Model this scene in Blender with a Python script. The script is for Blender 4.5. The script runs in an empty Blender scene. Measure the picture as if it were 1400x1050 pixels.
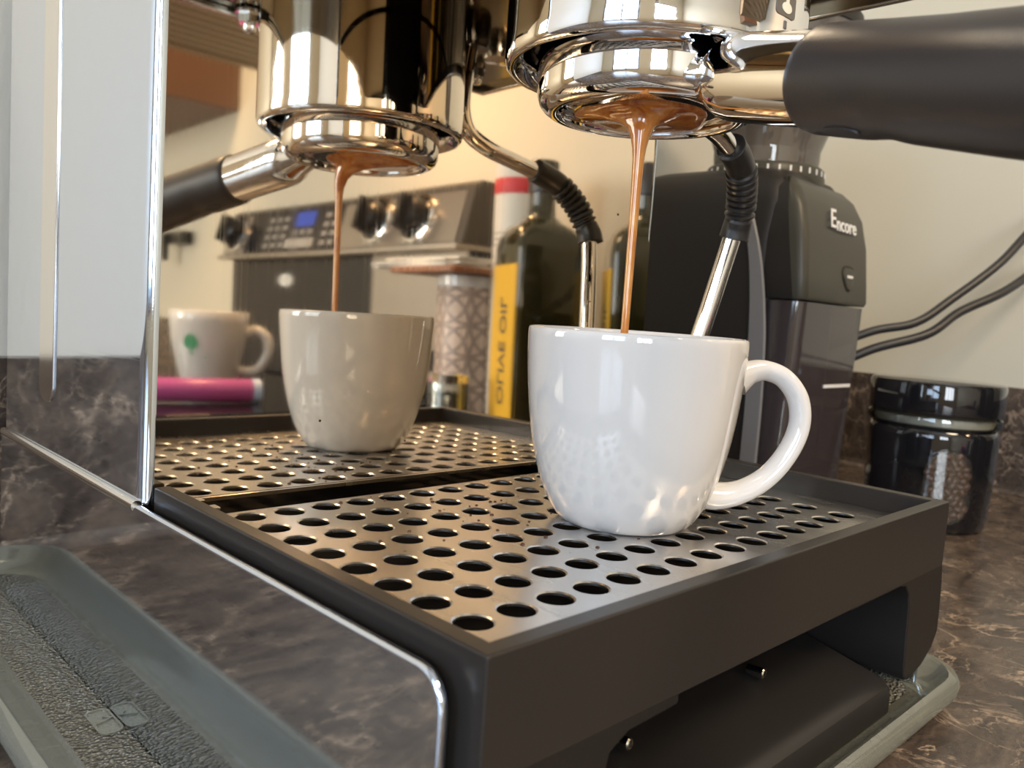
import bpy, bmesh, math, random
from mathutils import Vector, Matrix
random.seed(7)
sc = bpy.context.scene
COL = sc.collection
S = 0.013            # one hole pitch of the drip grate, in metres
ZC = -5.4            # counter top height in pitches (grate surface is 0)

def W(p):            # pitch coordinates -> metres, counter top at z = 0
    return Vector((p[0]*S, p[1]*S, (p[2]-ZC)*S))

# ---------------------------------------------------------------- camera
cam_d = bpy.data.cameras.new('camera'); cam = bpy.data.objects.new('camera', cam_d); COL.objects.link(cam)
RR = [[0.71128348, -0.69956555, 0.06843872], [-0.0137832, -0.111228, -0.99369933], [0.70277011, 0.70585861, -0.08875689]]
M3 = Matrix(((RR[0][0], -RR[1][0], -RR[2][0]), (RR[0][1], -RR[1][1], -RR[2][1]), (RR[0][2], -RR[1][2], -RR[2][2])))
cam.matrix_world = Matrix.Translation(W((-9.00016544, -17.2295110, 5.11847046))) @ M3.to_4x4()
cam_d.sensor_width = 36; cam_d.lens = 1128.21/1400*36
cam_d.clip_start = 0.02; cam_d.clip_end = 50
cam_d.dof.use_dof = True; cam_d.dof.focus_distance = 0.262; cam_d.dof.aperture_fstop = 22
sc.camera = cam

# ---------------------------------------------------------------- world, lights, exposure
wd = bpy.data.worlds.new('world'); sc.world = wd; wd.use_nodes = True
bgn = wd.node_tree.nodes['Background']; bgn.inputs[0].default_value = (0.62, 0.78, 1.0, 1); bgn.inputs[1].default_value = 1.0
def area(name, loc, size, rot, power, col):
    l = bpy.data.lights.new(name, 'AREA'); l.shape = 'RECTANGLE'; l.size, l.size_y = size; l.energy = power; l.color = col
    o = bpy.data.objects.new(name, l); COL.objects.link(o); o.location = W(loc); o.rotation_euler = rot; return o
# daylight in the two windows of the left wall and the glass door wall behind the camera
area('window_daylight', (-132, -40, 38), (0.82, 0.95), (0, math.radians(-90), 0), 20, (0.60, 0.77, 1.0))
area('window_daylight', (-132, -145, 38), (0.95, 0.95), (0, math.radians(-90), 0), 38, (0.88, 0.93, 1.0))
# added warm fill lights, no source in view: at the ceiling, under the hood
area('warm_ceiling_fill', (-5, -90, 106), (0.5, 0.5), (0, 0, 0), 24, (1.0, 0.78, 0.52))
area('warm_hood_fill', (40, -60, 41.8), (0.08, 0.10), (0, 0, 0), 2.0, (1.0, 0.66, 0.36))
vs = sc.view_settings; vs.view_transform = 'Standard'; vs.look = 'None'; vs.gamma = 1; vs.use_curve_mapping = False
vs.exposure = 0.18

# ---------------------------------------------------------------- materials
def mat(name, col=(0.5,0.5,0.5), rough=0.5, metal=0.0, **kw):
    m = bpy.data.materials.new(name); m.use_nodes = True
    b = m.node_tree.nodes['Principled BSDF']
    b.inputs['Base Color'].default_value = (*col, 1); b.inputs['Roughness'].default_value = rough; b.inputs['Metallic'].default_value = metal
    for k, v in kw.items():
        b.inputs[k.replace('_', ' ')].default_value = v
    return m
def nd(m, typ, **kw):
    n = m.node_tree.nodes.new(typ)
    for k, v in kw.items(): setattr(n, k, v)
    return n
def lk(m, a, b): m.node_tree.links.new(a, b)
def coords(m, scale=(1,1,1), rot=(0,0,0)):
    t = nd(m, 'ShaderNodeTexCoord'); p = nd(m, 'ShaderNodeMapping'); p.inputs['Scale'].default_value = scale; p.inputs['Rotation'].default_value = rot
    g = nd(m, 'ShaderNodeNewGeometry')
    lk(m, g.outputs['Position'], p.inputs['Vector']); return p.outputs['Vector']
def noise(m, vec, scale, detail=4, rough=0.55, dist=0.0):
    n = nd(m, 'ShaderNodeTexNoise'); n.inputs['Scale'].default_value = scale; n.inputs['Detail'].default_value = detail
    n.inputs['Roughness'].default_value = rough; n.inputs['Distortion'].default_value = dist
    lk(m, vec, n.inputs['Vector']); return n.outputs['Fac']
def ramp(m, fac, stops):
    r = nd(m, 'ShaderNodeValToRGB'); e = r.color_ramp.elements
    while len(e) < len(stops): e.new(0.5)
    for i, (p, c) in enumerate(stops): e[i].position = p; e[i].color = (*c, 1)
    lk(m, fac, r.inputs['Fac']); return r.outputs['Color']
def bump(m, fac, strength=0.2, dist=0.001):
    b = nd(m, 'ShaderNodeBump'); b.inputs['Strength'].default_value = strength; b.inputs['Distance'].default_value = dist
    lk(m, fac, b.inputs['Height']); lk(m, b.outputs['Normal'], m.node_tree.nodes['Principled BSDF'].inputs['Normal'])
def P(m): return m.node_tree.nodes['Principled BSDF']
def mix(m, fac, a, b, typ='MIX'):
    n = nd(m, 'ShaderNodeMix', data_type='RGBA', blend_type=typ)
    for s, v in ((n.inputs['Factor'], fac), (n.inputs[6], a), (n.inputs[7], b)):
        if hasattr(v, 'is_linked'): lk(m, v, s)
        elif isinstance(v, (int, float)): s.default_value = v
        else: s.default_value = (*v, 1)
    return n.outputs[2]

chrome = mat('chrome', (0.86, 0.86, 0.87), 0.035, 1.0)
v = coords(chrome, (60, 60, 300)); lk(chrome, ramp(chrome, noise(chrome, v, 3, 5), [(0.35, (0.02,)*3), (0.75, (0.075,)*3)]), P(chrome).inputs['Roughness'])
mirror = mat('polished_steel', (0.92, 0.79, 0.62), 0.03, 1.0)
v = coords(mirror, (900, 40, 9)); lk(mirror, ramp(mirror, noise(mirror, v, 1.0, 6), [(0.3, (0.02,)*3), (0.8, (0.055,)*3)]), P(mirror).inputs['Roughness'])
v = coords(mirror, (6, 6, 6)); bump(mirror, noise(mirror, v, 1.2, 1), 0.25, 0.0012)
side_steel = mat('side_polished_steel', (0.66, 0.73, 0.83), 0.05, 1.0)  # cool steel tone, with blue window light put into the colour
v = coords(side_steel, (8, 8, 1200)); lk(side_steel, ramp(side_steel, noise(side_steel, v, 1.0, 5), [(0.3, (0.03,)*3), (0.75, (0.10,)*3)]), P(side_steel).inputs['Roughness'])
edge_steel = mat('edge_steel', (0.80, 0.78, 0.74), 0.16, 1.0)
brushed = mat('brushed_grate_steel', (0.70, 0.675, 0.65), 0.3, 1.0)
v = coords(brushed, (160, 30, 60)); nz = noise(brushed, v, 1.0, 1.5)
lk(brushed, ramp(brushed, nz, [(0.3, (0.235,)*3), (0.75, (0.285,)*3)]), P(brushed).inputs['Roughness'])
v2 = coords(brushed); lk(brushed, mix(brushed, ramp(brushed, noise(brushed, v2, 420, 2), [(0.74, (0,)*3), (0.78, (1,)*3)]), (0.70, 0.675, 0.65), (0.16, 0.08, 0.05)), P(brushed).inputs['Base Color'])
under_steel = mat('underside_steel', (0.30, 0.26, 0.17), 0.14, 1.0)  # yellowish reflection put into the base colour of plain steel
dark_steel = mat('dark_steel', (0.10, 0.095, 0.09), 0.22, 1.0)
black_plastic = mat('black_plastic', (0.028, 0.025, 0.023), 0.42, Specular_IOR_Level=0.28)
v = coords(black_plastic); bump(black_plastic, noise(black_plastic, v, 900, 2), 0.12, 0.0002)
lk(black_plastic, mix(black_plastic, ramp(black_plastic, noise(black_plastic, v, 300, 1), [(0.80, (0,)*3), (0.83, (1,)*3)]), (0.015, 0.0135, 0.0125), (0.07, 0.06, 0.055)), P(black_plastic).inputs['Base Color'])
tray_plastic = mat('tray_plastic', (0.026, 0.023, 0.021), 0.28, Specular_IOR_Level=0.28)
v = coords(tray_plastic); bump(tray_plastic, noise(tray_plastic, v, 700, 2), 0.08, 0.0002)
rubber = mat('black_rubber', (0.022, 0.022, 0.024), 0.38)
handle_m = mat('handle_rubber', (0.034, 0.028, 0.026), 0.38)
v = coords(handle_m); bump(handle_m, noise(handle_m, v, 1600, 2), 0.25, 0.0002)
black_paint = mat('black_enamel', (0.022, 0.020, 0.019), 0.30, Specular_IOR_Level=0.28)
void_m = mat('hole_shade_black', (0.006, 0.005, 0.005), 0.7, Specular_IOR_Level=0.05)  # near-black colour stands in for the shade under the grate holes
porcelain = mat('white_porcelain', (0.63, 0.62, 0.61), 0.07, Coat_Weight=0.5, Coat_Roughness=0.03)
coffee = mat('espresso_stream', (0.42, 0.13, 0.018), 0.08, Coat_Weight=0.5)
v = coords(coffee, (1, 1, 0.35)); lk(coffee, ramp(coffee, noise(coffee, v, 160, 3, 0.6, 0.8), [(0.30, (0.34, 0.075, 0.012)), (0.52, (0.62, 0.23, 0.045)), (0.75, (0.76, 0.36, 0.09))]), P(coffee).inputs['Base Color'])

def mth_(m, op, a, b=None):
    n = nd(m, 'ShaderNodeMath', operation=op)
    for i, v_ in enumerate((a, b)):
        if v_ is None: continue
        if isinstance(v_, (int, float)): n.inputs[i].default_value = v_
        else: lk(m, v_, n.inputs[i])
    return n.outputs[0]
def veined(name, lift=1.0):
    m = mat(name, rough=0.16)
    v = coords(m, (1, 1, 1)); 
    v2 = coords(m, (1, 2.2, 1), (0, 0, 0.35))
    base = ramp(m, noise(m, v2, 26, 9, 0.70, 0.9), [(0.32, (0.016*lift, 0.012*lift, 0.010*lift)), (0.50, (0.045*lift, 0.034*lift, 0.028*lift)), (0.66, (0.085*lift, 0.064*lift, 0.048*lift))])
    fine = ramp(m, noise(m, v2, 240, 5, 0.7), [(0.35, (0.75,)*3), (0.7, (1.25,)*3)])
    base = mix(m, 1.0, base, fine, 'MULTIPLY')
    for sc_, th, am in ((13, 0.009, 0.75), (30, 0.011, 0.5)):
        w = noise(m, v, sc_, 8, 0.58, 0.7)
        vein = ramp(m, mth_(m, 'ABSOLUTE', mth_(m, 'SUBTRACT', w, 0.5)), [(0.0, (am,)*3), (th, (0.0,)*3)])
        brk = ramp(m, noise(m, v, 30, 3), [(0.36, (0,)*3), (0.55, (1,)*3)])
        base = mix(m, mix(m, 1.0, vein, brk, 'MULTIPLY'), base, (0.30*lift, 0.23*lift, 0.17*lift))
    lk(m, base, P(m).inputs['Base Color'])
    bump(m, noise(m, v, 500, 3), 0.10, 0.0004)
    lk(m, ramp(m, noise(m, v, 60, 4), [(0.3, (0.18,)*3), (0.7, (0.34,)*3)]), P(m).inputs['Roughness'])
    return m
laminate = veined('veined_laminate', 1.8)
wall_m = mat('cream_wall_paint', (0.63, 0.59, 0.48), 0.6)
v = coords(wall_m); bump(wall_m, noise(wall_m, v, 180, 4), 0.18, 0.0006)
wall2_m = mat('pale_trim_paint', (0.66, 0.64, 0.58), 0.45)
v = coords(wall2_m, (1, 1, 0.35)); bump(wall2_m, noise(wall2_m, v, 260, 4), 0.35, 0.0007)
floor_m = mat('floor_boards', (0.25, 0.15, 0.08), 0.4)
ceil_m = mat('ceiling_paint', (0.75, 0.73, 0.68), 0.7)
frame_m = mat('window_frame_wood', (0.10, 0.055, 0.035), 0.4)

def glassy(name, tint, fac=0.12, rough=0.04, frost=0.0, bumpsc=0, fcol=(0.5,0.5,0.5), bstr=0.6):
    m = bpy.data.materials.new(name); m.use_nodes = True; nt = m.node_tree; nt.nodes.remove(nt.nodes['Principled BSDF'])
    out = nt.nodes['Material Output']
    tr = nt.nodes.new('ShaderNodeBsdfTransparent'); tr.inputs[0].default_value = (*tint, 1)
    gl = nt.nodes.new('ShaderNodeBsdfGlossy'); gl.inputs['Roughness'].default_value = rough; gl.inputs['Color'].default_value = (0.95, 1.0, 0.98, 1)
    fr = nt.nodes.new('ShaderNodeFresnel'); fr.inputs['IOR'].default_value = 1.5
    ad = nt.nodes.new('ShaderNodeMath'); ad.operation = 'ADD'; ad.inputs[1].default_value = fac; nt.links.new(fr.outputs[0], ad.inputs[0]); ad.use_clamp = True
    mx = nt.nodes.new('ShaderNodeMixShader'); nt.links.new(ad.outputs[0], mx.inputs[0]); nt.links.new(tr.outputs[0], mx.inputs[1]); nt.links.new(gl.outputs[0], mx.inputs[2])
    last = mx.outputs[0]
    if frost:
        df = nt.nodes.new('ShaderNodeBsdfDiffuse'); df.inputs[0].default_value = (*fcol, 1)
        m2 = nt.nodes.new('ShaderNodeMixShader'); m2.inputs[0].default_value = frost
        nt.links.new(last, m2.inputs[1]); nt.links.new(df.outputs[0], m2.inputs[2]); last = m2.outputs[0]
    if bumpsc:
        g = nt.nodes.new('ShaderNodeNewGeometry'); n = nt.nodes.new('ShaderNodeTexVoronoi'); n.inputs['Scale'].default_value = bumpsc
        nt.links.new(g.outputs['Position'], n.inputs['Vector'])
        b = nt.nodes.new('ShaderNodeBump'); b.inputs['Strength'].default_value = bstr; b.inputs['Distance'].default_value = 0.004
        nt.links.new(n.outputs['Distance'], b.inputs['Height']); nt.links.new(b.outputs[0], gl.inputs['Normal']); nt.links.new(b.outputs[0], fr.inputs['Normal'])
        if frost: nt.links.new(b.outputs[0], df.inputs['Normal'])
    nt.links.new(last, out.inputs[0]); return m
glass_rim = glassy('green_tinted_glass', (0.74, 0.77, 0.72), 0.10, 0.08, 0.42, fcol=(0.30, 0.31, 0.27))
glass_tex = glassy('pebbled_glass', (0.62, 0.64, 0.58), 0.16, 0.12, 0.62, 820, fcol=(0.36, 0.35, 0.30), bstr=1.0)
clear = glassy('clear_glass', (0.9, 0.93, 0.92), 0.05, 0.02)
pane_m = glassy('window_pane_glass', (0.96, 0.98, 0.98), 0.0, 0.01)
smoke = glassy('smoky_plastic', (0.30, 0.27, 0.27), 0.05, 0.05, 0.25, fcol=(0.16, 0.13, 0.14))
smoke2 = glassy('pale_smoky_plastic', (0.62, 0.58, 0.55), 0.05, 0.05, 0.3, fcol=(0.30, 0.27, 0.25))

# ---------------------------------------------------------------- builders
class G:
    """collects vertices (pitch coordinates) and faces for one mesh"""
    def __init__(s): s.v = []; s.f = []
    def add(s, vs, fs):
        o = len(s.v); s.v += [tuple(p) for p in vs]; s.f += [tuple(i+o for i in f) for f in fs]; return s
    def box(s, x0, x1, y0, y1, z0, z1):
        return s.add([(x,y,z) for z in (z0,z1) for y in (y0,y1) for x in (x0,x1)],
                     [(0,2,3,1),(4,5,7,6),(0,1,5,4),(2,6,7,3),(0,4,6,2),(1,3,7,5)])
    def lathe(s, prof, c=(0,0,0), seg=48, ax=None, cap0=True, cap1=True):
        # prof: (r, h) along axis ax (unit) from c
        if ax is None: A = Vector((0,0,1)); U = Vector((1,0,0)); V = Vector((0,1,0))
        else:
            A = Vector(ax).normalized(); U = A.orthogonal().normalized(); V = A.cross(U)
        c = Vector(c); vs = []; fs = []
        for r, h in prof:
            for k in range(seg):
                a = 2*math.pi*k/seg; vs.append(c + A*h + U*(r*math.cos(a)) + V*(r*math.sin(a)))
        n = len(prof)
        for i in range(n-1):
            for k in range(seg):
                k2 = (k+1) % seg; fs.append((i*seg+k, i*seg+k2, (i+1)*seg+k2, (i+1)*seg+k))
        if cap0 and prof[0][0] > 1e-6: fs.append(tuple(reversed(range(seg))))
        if cap1 and prof[-1][0] > 1e-6: fs.append(tuple((n-1)*seg+k for k in range(seg)))
        return s.add(vs, fs)
    def tube(s, pts, rad, seg=20, sub=6, cap=True, sy=1.0):
        pts = [Vector(p) for p in pts]; rad = rad if isinstance(rad, (list, tuple)) else [rad]*len(pts)
        P_, R_ = [], []
        for i in range(len(pts)-1):
            p0 = pts[max(i-1,0)]; p1 = pts[i]; p2 = pts[i+1]; p3 = pts[min(i+2, len(pts)-1)]
            for k in range(sub):
                t = k/sub
                P_.append(0.5*((2*p1) + (p2-p0)*t + (2*p0-5*p1+4*p2-p3)*t*t + (-p0+3*p1-3*p2+p3)*t**3)); R_.append(rad[i]*(1-t)+rad[i+1]*t)
        P_.append(pts[-1]); R_.append(rad[-1])
        vs, fs = [], []; U = None
        for i, p in enumerate(P_):
            T = (P_[min(i+1, len(P_)-1)] - P_[max(i-1,0)]).normalized()
            if U is None: U = T.orthogonal().normalized()
            U = (U - T*U.dot(T)).normalized(); V = T.cross(U)
            for k in range(seg):
                a = 2*math.pi*k/seg; vs.append(p + U*(R_[i]*math.cos(a)) + V*(R_[i]*sy*math.sin(a)))
        n = len(P_)
        for i in range(n-1):
            for k in range(seg):
                k2 = (k+1) % seg; fs.append((i*seg+k, i*seg+k2, (i+1)*seg+k2, (i+1)*seg+k))
        if cap: fs.append(tuple(reversed(range(seg)))); fs.append(tuple((n-1)*seg+k for k in range(seg)))
        return s.add(vs, fs)
    def prism(s, poly, plane, lo, hi):
        # poly 2D points; plane 'xy','xz','yz'; extruded along the remaining axis
        def mk(a, b, h): return {'xy': (a,b,h), 'xz': (a,h,b), 'yz': (h,a,b)}[plane]
        n = len(poly); vs = [mk(a,b,lo) for a,b in poly] + [mk(a,b,hi) for a,b in poly]
        fs = [tuple(range(n)), tuple(reversed(range(n, 2*n)))] + [(i, n+i, n+(i+1)%n, (i+1)%n) for i in range(n)]
        return s.add(vs, fs)
    def loft(s, rings, cap0=True, cap1=True, close=True):
        n = len(rings[0]); vs = [p for r in rings for p in r]; fs = []
        for i in range(len(rings)-1):
            for k in range(n if close else n-1):
                k2 = (k+1) % n; fs.append((i*n+k, i*n+k2, (i+1)*n+k2, (i+1)*n+k))
        if cap0: fs.append(tuple(reversed(range(n))))
        if cap1: fs.append(tuple((len(rings)-1)*n+k for k in range(n)))
        return s.add(vs, fs)
    def xf(s, fn): s.v = [tuple(fn(p)) for p in s.v]; return s

def rring(x0, x1, y0, y1, r, z, n=6):
    out = []
    r = max(0.001, min(r, (x1-x0)/2-0.001, (y1-y0)/2-0.001))
    for cx, cy, a0 in ((x1-r, y1-r, 0), (x0+r, y1-r, 90), (x0+r, y0+r, 180), (x1-r, y0+r, 270)):
        for k in range(n+1):
            a = math.radians(a0 + 90*k/n); out.append((cx+r*math.cos(a), cy+r*math.sin(a), z))
    return out

def build(name, g, m, parent=None, loc=None, bev=0, bseg=2, smooth=35, fix=True, weld=False):
    """one mesh object; loc is its origin in pitches (default: bottom centre)"""
    if parent is not None: o0 = parent['_o']; org = Vector(o0)
    else:
        if loc is None:
            xs, ys, zs = zip(*g.v); loc = ((min(xs)+max(xs))/2, (min(ys)+max(ys))/2, min(zs))
        org = Vector(loc)
    me = bpy.data.meshes.new(name)
    me.from_pydata([tuple((Vector(p)-org)*S) for p in g.v], [], g.f)
    if fix or weld:
        bm = bmesh.new(); bm.from_mesh(me)
        if weld: bmesh.ops.remove_doubles(bm, verts=bm.verts, dist=1e-5)
        bmesh.ops.recalc_face_normals(bm, faces=bm.faces); bm.to_mesh(me); bm.free()
    me.materials.append(m)
    ob = bpy.data.objects.new(name, me); COL.objects.link(ob)
    if parent is not None: ob.parent = parent['o']
    else: ob.location = W(org)
    if smooth: me.shade_smooth(); me.set_sharp_from_angle(angle=math.radians(smooth))
    if bev:
        b = ob.modifiers.new('bevel', 'BEVEL'); b.width = bev*S; b.segments = bseg; b.limit_method = 'ANGLE'; b.angle_limit = math.radians(40); b.harden_normals = True
    return ob
def tag(o, label, cat=None, group=None, kind=None):
    if label: o['label'] = label
    if cat: o['category'] = cat
    if group: o['group'] = group
    if kind: o['kind'] = kind
    return o
def thing(name, loc, label, cat, group=None):
    e = bpy.data.objects.new(name, None); e.empty_display_size = 0.01; COL.objects.link(e); e.location = W(loc)
    tag(e, label, cat, group); return {'o': e, '_o': tuple(loc)}
def sub(name, g, m, par_obj, par, **kw):     # a sub-part under a part (par gives the thing's origin)
    ob = build(name, g, m, {'o': par_obj, '_o': par['_o']}, **kw); return ob
def text(name, s, m, size, parent, origin, mat3, ext=0.02, bold=0.0, shear=0.0, label=None):
    cu = bpy.data.curves.new(name, 'FONT'); cu.body = s; cu.size = size*S; cu.extrude = ext*S; cu.offset = bold*S; cu.align_x = 'CENTER'; cu.align_y = 'CENTER'; cu.shear = shear
    tmp = bpy.data.objects.new(name+'_tmp', cu); COL.objects.link(tmp)
    bpy.context.view_layer.update()
    dg = bpy.context.evaluated_depsgraph_get(); me = bpy.data.meshes.new_from_object(tmp.evaluated_get(dg))
    bpy.data.objects.remove(tmp); me.materials.clear(); me.materials.append(m)
    ob = bpy.data.objects.new(name, me); COL.objects.link(ob); ob.parent = parent['o']
    ob.matrix_local = Matrix.Translation((Vector(origin)-Vector(parent['_o']))*S) @ mat3.to_4x4()
    if label: ob['label'] = label
    return ob

# ================================================================ ROOM
XW, YW, XL, YF, ZF, ZT = 57.0, 17.3, -130.0, -210.0, -74.6, 108.0
def struct(name, g, m, **kw): return tag(build(name, g, m, smooth=0, **kw), None, kind='structure')
struct('floor', G().box(XL-8, XW+10, YF-8, YW+10, ZF-4, ZF), floor_m)
struct('ceiling', G().box(XL-8, XW+10, YF-8, YW+10, ZT, ZT+4), ceil_m)
struct('wall_back', G().box(XL-8, XW+10, YW+1, YW+7, ZF, ZT), wall2_m)
struct('wall_right', G().box(XW+1, XW+7, YF, YW+1, ZF, ZT), wall_m)
g = G(); ys = [(-73, -7), (-182, -108)]
g.box(XL-6, XL, YF, YW+1, ZF, 0); g.box(XL-6, XL, YF, YW+1, 76, ZT); g.box(XL-6, XL, -7, YW+1, 0, 76); g.box(XL-6, XL, -108, -73, 0, 76); g.box(XL-6, XL, YF, -182, 0, 76)
struct('wall_left', g, wall_m)
g = G().box(XL, XW+1, YF-6, YF, ZF, ZT)
struct('wall_front', g, wall_m)
def window(n, axis, c, lo, hi, z0, z1, mull):
    t = {'o': None, '_o': None}
    def bx(a0, a1, d0, d1, za, zb):
        return (d0, d1, a0, a1, za, zb) if axis == 'x' else (a0, a1, d0, d1, za, zb)
    g = G(); w = 3.0
    for a0, a1, za, zb in ((lo, lo+w, z0, z1), (hi-w, hi, z0, z1), (lo+w, hi-w, z0, z0+w), (lo+w, hi-w, z1-w, z1)):
        g.box(*bx(a0, a1, c-3, c-0.5, za, zb))
    for k in range(1, mull):
        a = lo + (hi-lo)*k/mull; g.box(*bx(a-1.3, a+1.3, c-3, c-0.5, z0+w, z1-w))
    root = tag(build('window_%d' % n, g, frame_m, smooth=0), None, kind='structure')
    p = {'o': root, '_o': ((root.location.x/S), root.location.y/S, root.location.z/S+ZC)}
    for k in range(mull):
        a0 = lo + (hi-lo)*k/mull + 1.3; a1 = lo + (hi-lo)*(k+1)/mull - 1.3
        build('pane', G().box(*bx(max(a0, lo+w), min(a1, hi-w), c-2.0, c-1.7, z0+w, z1-w)), pane_m, p, smooth=0)
window(1, 'x', XL-1, -73, -7, 0, 76, 2)
window(2, 'x', XL-1, -182, -108, 0, 76, 3)
# laminate worktop: along the back wall and down the right wall to the cooker
poly = [(-125, YW), (-125, -30), (9.5, -30), (9.5, -48.6), (XW, -48.6), (XW, YW)]
ct = build('counter', G().prism([(x, y) for x, y in poly], 'xy', ZC-3.0, ZC), laminate, smooth=0, bev=0.3, loc=(0, 0, ZC-3))
tag(ct, 'dark brown veined laminate worktop under the coffee machine', 'worktop')
tag(build('counter', G().box(13, XW, -200, -108.6, ZC-3, ZC), laminate, smooth=0, bev=0.3), 'far stretch of dark worktop beyond the cooker, seen in the mirror finish', 'worktop')
for nm, b in (('base_cabinet', (-125, XW, -27, YW, ZF, ZC-3)), ('base_cabinet', (14, XW, -48.4, -27.2, ZF, ZC-3)), ('base_cabinet', (16, XW, -200, -108.8, ZF, ZC-3))):
    tag(build(nm, G().box(*b), frame_m, smooth=0), {17.3: 'dark base cabinet run below the worktop along the back wall', -27.2: 'dark base cabinet between the room corner and the cooker', -108.8: 'dark base cabinet beyond the cooker'}[b[3]], 'cabinet')
def bsplash(name, poly, plane, lo, hi): return struct(name, G().prism(poly, plane, lo, hi), laminate, bev=0.22, bseg=3)
cove = [(YW+1, ZC), (YW-0.6, ZC), (YW-0.33, ZC+0.08), (YW-0.1, ZC+0.28), (YW, ZC+0.6), (YW, 2.1), (YW+1, 2.1)]
bsplash('trim_1', cove, 'yz', -125, XW)
bsplash('trim_2', [(x-YW+XW, z) for x, z in cove], 'xz', -200, YW-0.02)

# ================================================================ GLASS TRAY
gt = thing('glass_tray', (6.4, 1.6, ZC), 'greenish glass tray with raised rim and pebbled floor under the coffee machine', 'tray')
X0, X1, Y0, Y1 = -4.5, 17.9, -10.6, 15.6
prof = [(0.8, ZC+0.02, 1.4), (0.35, ZC+0.12, 1.7), (0.05, -4.9, 1.9), (0.0, -4.62, 1.95), (0.08, -4.44, 1.9), (0.28, -4.38, 1.8), (0.45, -4.5, 1.6), (0.62, -4.74, 1.5), (0.95, -4.98, 1.3), (1.25, -5.1, 1.1)]
g = G().loft([rring(X0+o, X1-o, Y0+o, Y1-o, r, z, 8) for o, z, r in prof], cap0=False, cap1=False)
build('rim', g, glass_rim, gt, smooth=50)
g = G().loft([rring(X0+1.2, X1-1.2, Y0+1.2, Y1-1.2, 1.1, z, 8) for z in (-5.3, -5.1)])
build('tray_floor', g, glass_tex, gt, smooth=30)
g = G().loft([rring(-2.62, -2.08, 1.5, 2.8, 0.2, -5.09), rring(-2.62, -2.08, 1.5, 2.8, 0.2, -5.05), rring(-2.57, -2.13, 1.55, 2.75, 0.16, -5.05), rring(-2.57, -2.13, 1.55, 2.75, 0.16, -5.08)], cap0=False)
tag(build('embossed_mark', g, glass_rim, gt), 'raised lozenge moulded in the glass')
text('embossed_numeral', '7', glass_rim, 0.55, gt, (-2.36, 2.15, -5.06), Matrix.Rotation(math.radians(-45), 3, 'Z'), ext=0.02)

# ================================================================ ESPRESSO MACHINE
em = thing('espresso_machine', (7.28, 2.2, -5.1), 'polished steel espresso machine standing in the glass tray', 'coffee machine')
nx, nz_ = 0.006, -0.011
def ym(x, z): return 1.44 - nx*x - nz_*z
g = G(); xs = [-1.66, 16.3]; zs = [-0.9, 15.3]
g.add([(x, ym(x,z)+t, z) for t in (0, 0.12) for z in zs for x in xs], [(0,1,3,2),(5,4,6,7),(0,4,5,1),(2,3,7,6),(1,5,7,3),(0,2,6,4)])
build('back_panel', g, mirror, em, smooth=0)
spl = mat('dried_coffee_spot', (0.03, 0.015, 0.01), 0.4)
for sx2, sz2, r2 in ((14.3, 8.75, 0.045), (13.1, 5.6, 0.03), (2.6, 1.9, 0.035), (5.4, 1.2, 0.03)):
    build('coffee_spot', G().lathe([(r2, -0.01), (r2*1.0, 0.012), (r2*0.4, 0.02)], (sx2, ym(sx2, sz2), sz2), 10, (0, -1, 0)), spl, em)
def side(sx):
    def X(x): return x if sx < 0 else 14.56 - x
    pl = [(X(-1.92), 12.8), (X(-1.92), 1.75)]
    for k in range(1, 7):
        a = math.radians(90*k/6); pl.append((X(-1.64 - 0.28*math.cos(a)), 1.75 - 0.32*math.sin(a)))
    pl += [(X(-1.64), 1.62), (X(-1.76), 1.80), (X(-1.76), 12.8)]
    return G().prism(pl, 'xy', 0.16, 22)
build('side_panel', side(-1), side_steel, em, smooth=40)
build('side_panel', side(1), side_steel, em, smooth=40)
# long raised rib on the left side panel with a rounded foot
pl = [(7.85, 22), (7.85, 2.1), (7.95, 1.85), (8.2, 1.68), (8.5, 1.62), (8.8, 1.68), (9.05, 1.85), (9.15, 2.1), (9.15, 22)]
rb = build('side_rib', G().prism([(y, z) for y, z in pl], 'yz', -1.98, -1.9), edge_steel, em, smooth=40, bev=0.05)
tag(rb, 'narrow bright rib with rounded foot')
def frame_side(x0, x1):
    pl = [(12.8, -5.1), (12.8, 0.12)] + [(-8.8, 0.26)]
    for k in range(1, 6):
        a = math.radians(90*k/6); pl.append((-8.8-0.55*math.sin(a), -0.29+0.55*math.cos(a)))
    pl += [(-9.35, -0.34), (-9.35, -5.1)]
    return G().prism(pl, 'yz', x0, x1)
build('frame_plate', frame_side(-2.06, -1.88), side_steel, em, smooth=40, bev=0.085, bseg=3)
build('frame_plate', frame_side(16.44, 16.62), side_steel, em, smooth=40, bev=0.085, bseg=3)
build('frame_flange', G().tube([(-1.97, 12.8, 0.14), (-1.97, 1.55, 0.14)], 0.13, 12, 1), edge_steel, em)
# base: sloping black chassis front under the tray
pl = [(12.6, -5.09), (12.6, -3.2), (-6.6, -3.45), (-9.1, -4.02), (-9.38, -4.1), (-9.55, -4.24), (-9.62, -4.45), (-9.62, -4.95), (-9.5, -5.09)]
build('base', G().prism(pl, 'yz', 1.1, 13.72), black_paint, em, smooth=30, bev=0.05)
build('base_frame', G().box(-1.86, 16.4, -6.6, 12.6, -5.09, -3.6), black_paint, em, smooth=0)
for x in (4.35, 9.85):
    build('screw_post', G().lathe([(0.13, 0), (0.13, 0.42), (0.10, 0.45), (0.07, 0.45), (0.07, 0.30)], (x, -7.45, -3.5), 16, (0.1, -1, 0.05)), edge_steel, em)
build('chassis_wall', G().box(-1.8, 16.3, 1.62, 1.9, -5.0, 0.2), black_paint, em, smooth=0)
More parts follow.
